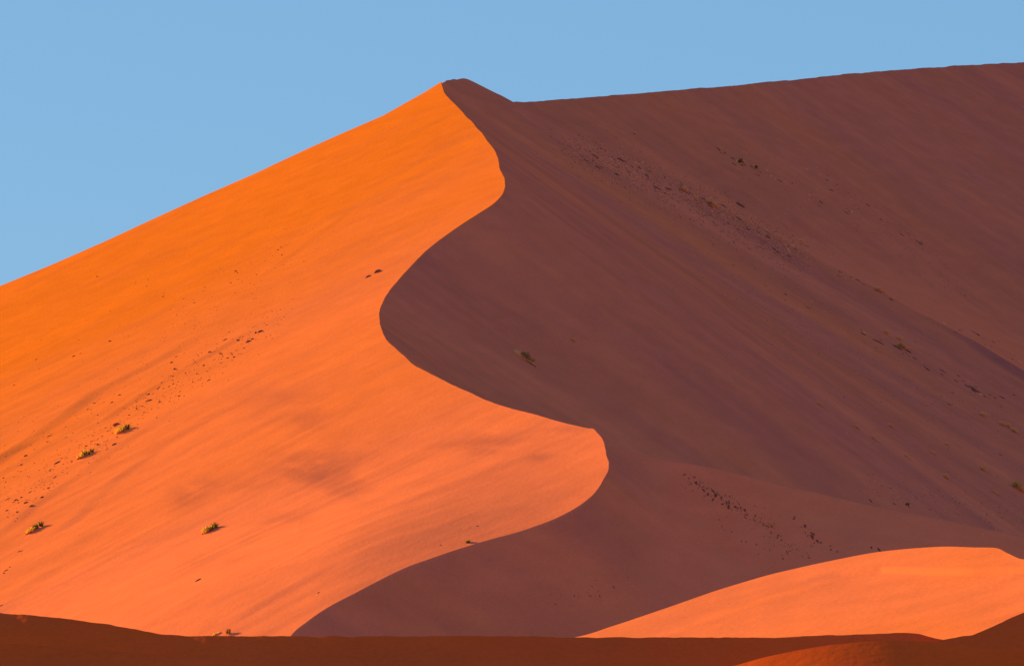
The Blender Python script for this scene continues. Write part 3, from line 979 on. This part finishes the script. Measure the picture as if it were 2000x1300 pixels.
CAT = {'sand_clump': 'sand clump', 'dark_clump': 'litter clump', 'crust_clump': 'sand crust', 'grass_tuft': 'grass tuft'}
made = {k: 0 for k in hash_kind}
used_label = {}

def put(kind, u, v, px, label, group):
    h = hit(u, v)
    if h is None:
        return
    P, n, G = h
    if P.y < 700:
        return
    s_ = px * MPP * P.y
    src = PRO[kind][rsm.randrange(6)]
    o = src.copy()
    C.objects.link(o)
    fr = up_frame(n) if kind == 'grass_tuft' else down_frame(n)
    o.matrix_world = Matrix.Translation(P - n * 0.02 * s_) @ fr @ Matrix.Rotation(rsm.uniform(-0.35, 0.35), 4, 'Z') @ Matrix.Diagonal((s_ * rsm.uniform(0.7, 1.4), s_ * rsm.uniform(0.7, 1.2), s_ * rsm.uniform(0.6, 1.2), 1))
    tag(o, label, CAT[kind], group)
    made[kind] += 1
rsm = random.Random(99)

def along(pts, t):
    P = np.array(pts, float)
    seg = np.hypot(*np.diff(P, axis=0).T); c = np.concatenate([[0], np.cumsum(seg)])
    return np.interp(t * c[-1], c, P[:, 0]), np.interp(t * c[-1], c, P[:, 1])

def band(pts, n, w_, px, kinds, where, t_pow=1.0, word=None):
    for k in range(n):
        t = rsm.random() ** t_pow
        u, v = along(pts, t)
        v += rsm.gauss(0, w_); u += rsm.gauss(0, w_ * 0.8)
        kind = rsm.choices(list(kinds), list(kinds.values()))[0]
        s_ = px[0] + (px[1] - px[0]) * rsm.random() ** 2.2
        noun = {'sand_clump': 'rust-brown clump', 'dark_clump': 'dark litter clump', 'crust_clump': 'pale sand crust', 'grass_tuft': 'straw grass tuft'}[kind]
        size = 'tiny' if s_ < px[0] + 0.12 * (px[1] - px[0]) else ('larger' if s_ > px[0] + 0.5 * (px[1] - px[0]) else 'small')
        if n >= 16:
            place = where.replace('the ', 'the upper end of the ' if t < 0.33 else ('the middle of the ' if t < 0.67 else 'the lower end of the '), 1) if where.startswith('in the') else ('high up ' if t < 0.4 else ('lower down ' if t > 0.7 else 'midway ')) + where
        else:
            place = where
        grp = size + ' ' + CAT[kind] + 's ' + place
        put(kind, u, v, s_ * (1.0 if kind != 'grass_tuft' else 0.8), size + ' ' + noun + ' ' + place, grp)

# shaded side
BAND1 = [(1110, 283), (1180, 310), (1260, 350), (1340, 385), (1420, 425), (1500, 465), (1560, 505)]
K1 = {'dark_clump': 4.6, 'crust_clump': 2.6, 'grass_tuft': 2.6}
band(BAND1, 125, 15, (2.5, 13), K1, 'in the rubble band below the summit')
band([(1190, 295), (1290, 345), (1380, 392), (1470, 425)], 30, 6, (3, 12), K1, 'in the rubble band below the summit')
band([(1395, 287), (1450, 322), (1510, 348), (1590, 385), (1690, 430)], 34, 5, (4, 11), K1, 'on the far face near the two shrubs')
band([(1560, 310), (1610, 350), (1680, 400), (1740, 440), (1800, 475)], 26, 6, (4, 9), K1, 'on the far face beyond the shrubs')
band([(1540, 480), (1640, 535), (1700, 560), (1760, 590)], 22, 4, (4, 8), K1, 'on the dark shoulder edge')
band([(1660, 640), (1740, 672), (1800, 705), (1830, 722), (1880, 745), (1960, 790)], 30, 4, (5, 14), {'dark_clump': 6, 'crust_clump': 1}, 'in the dashed streak on the right-hand slope')
band([(1840, 630), (1900, 655), (2000, 710)], 16, 6, (4, 10), {'dark_clump': 5, 'crust_clump': 1}, 'at the foot of the far face')
band([(1450, 560), (1600, 640), (1800, 780), (1960, 870)], 60, 65, (3.5, 8), {'grass_tuft': 3, 'crust_clump': 2, 'dark_clump': 2}, 'on the open middle of the shaded face')
band([(1700, 960), (1800, 975), (1900, 1000), (1990, 1015)], 46, 18, (3, 7), {'grass_tuft': 2, 'crust_clump': 3, 'dark_clump': 2}, 'just above the spur line')
band([(1000, 200), (1100, 255), (1200, 330), (1300, 500)], 16, 22, (3, 5), {'grass_tuft': 2, 'crust_clump': 2}, 'on the shaded face near the summit')
# spur
band([(1338, 930), (1375, 950), (1400, 968), (1440, 995), (1480, 1015), (1520, 1045)], 44, 4, (5, 12), {'dark_clump': 5, 'sand_clump': 3}, 'in the long rocky streak of the spur')
band([(1548, 1008), (1575, 1035), (1600, 1058), (1636, 1082)], 20, 4, (5, 12), {'dark_clump': 5, 'sand_clump': 3}, 'in the short rocky streak of the spur')
band([(1400, 1010), (1470, 1060), (1540, 1080), (1600, 1075)], 20, 12, (4, 7), {'dark_clump': 5, 'sand_clump': 3}, 'below the rocky streaks of the spur')
band([(1080, 1165), (1130, 1172), (1190, 1155), (1230, 1130)], 16, 10, (3, 7), {'dark_clump': 3, 'sand_clump': 3}, 'on the slope under the lower crest')
band([(1690, 1066), (1720, 1073)], 5, 2, (6, 11), {'dark_clump': 1}, 'just above the top of the low sunlit dune')
# sunlit side
KL = {'sand_clump': 5, 'dark_clump': 1.6}
band([(0, 1010), (60, 965), (130, 905), (200, 850), (250, 815), (320, 765), (400, 715), (470, 670), (545, 625)], 90, 13, (3, 9), KL, 'in the sunlit speckled gully')
band([(0, 940), (90, 870), (200, 795), (300, 740), (370, 690)], 26, 10, (3, 7), KL, 'in the sunlit speckled gully')
band([(0, 760), (120, 690), (260, 620), (400, 570), (500, 500), (600, 430)], 34, 22, (2.5, 5), KL, 'on the upper sunlit face')
band([(5, 1130), (30, 1085), (60, 1065)], 5, 3, (4, 7), KL, 'near the left edge below the olive tussock')
for u, v, px, kind, lab in [(440, 663, 9, 'dark_clump', 'dark clump standing out high in the speckled gully of the sunlit face'), (408, 742, 9, 'dark_clump', 'olive-brown clump at the middle of the speckled gully'),
                            (388, 1132, 8, 'dark_clump', 'lone dark clump below the spiky green tussock'), (622, 1157, 5, 'dark_clump', 'single dark speck near the lower end of the crest'),
                            (860, 1064, 4, 'dark_clump', 'tiny dark speck left of the tiny yellow-green tussock by the lower crest'), (932, 1027, 5, 'sand_clump', 'faint brown clump above the tiny yellow-green tussock by the lower crest'),
                            (190, 540, 5, 'dark_clump', 'single dark speck just below the left skyline'), (719, 540, 13, 'sand_clump', 'left of two orange-brown clumps near the crest bend'),
                            (737, 531, 13, 'sand_clump', 'right of two orange-brown clumps near the crest bend'), (2, 1182, 7, 'dark_clump', 'dark clump at the left edge above the foreground ridge')]:
    put(kind, u, v, px, lab, None)

# ---- grit: countless specks too small to tell apart
def grit(name, specs, mat, label):
    V, F = [], []
    for pts, n, w_, size in specs:
        for k in range(n):
            u, v = along(pts, rsm.random())
            u += rsm.gauss(0, w_); v += rsm.gauss(0, w_ * 0.8)
            h = hit(u, v)
            if h is None or h[0].y < 700:
                continue
            P, nn, G = h
            d = down_frame(nn)
            s_ = size * rsm.uniform(0.5, 1.3)
            i = len(V)
            for q_ in ((-1, 0, -.1), (0, -.45, -.1), (1.2, 0, -.1), (0, .45, -.1), (0, 0, .5)):
                V.append(P + (d @ Vector((q_[0] * s_, q_[1] * s_, q_[2] * s_))))
            F += [(i, i + 1, i + 4), (i + 1, i + 2, i + 4), (i + 2, i + 3, i + 4), (i + 3, i, i + 4)]
    o = mesh_obj(name, V, F, mat)
    tag(o, label, 'grit', None, 'stuff')
    return o
grit('dark_grit', [(BAND1, 1500, 24, 0.36), ([(1400, 290), (1700, 430), (1900, 560)], 300, 30, 0.32), ([(1400, 540), (1650, 680), (1950, 860)], 300, 45, 0.30),
                   ([(1340, 930), (1480, 1015), (1560, 1080)], 160, 12, 0.30), ([(1700, 950), (1990, 1000)], 120, 20, 0.28)], M_litter_shadow, 'fine dark grit strewn in downslope streaks over the shaded dune face')
grit('brown_grit', [([(0, 1000), (240, 830), (440, 690), (560, 610)], 420, 22, 0.26), ([(0, 900), (300, 700), (600, 470)], 260, 40, 0.22)], M_clod, 'fine brown grit strewn along the gullies of the sunlit face')
grit('pale_grit', [(BAND1, 500, 30, 0.34), ([(1250, 300), (1600, 500), (1950, 900)], 900, 120, 0.26), ([(1700, 950), (1990, 1000)], 160, 24, 0.26)], M_pale, 'pale grains and dry stems sprinkled over the shaded dune face')
print('MADE', made)

print('TRIS', sum(len(o.data.polygons) for o in scene.objects if o.type == 'MESH'))
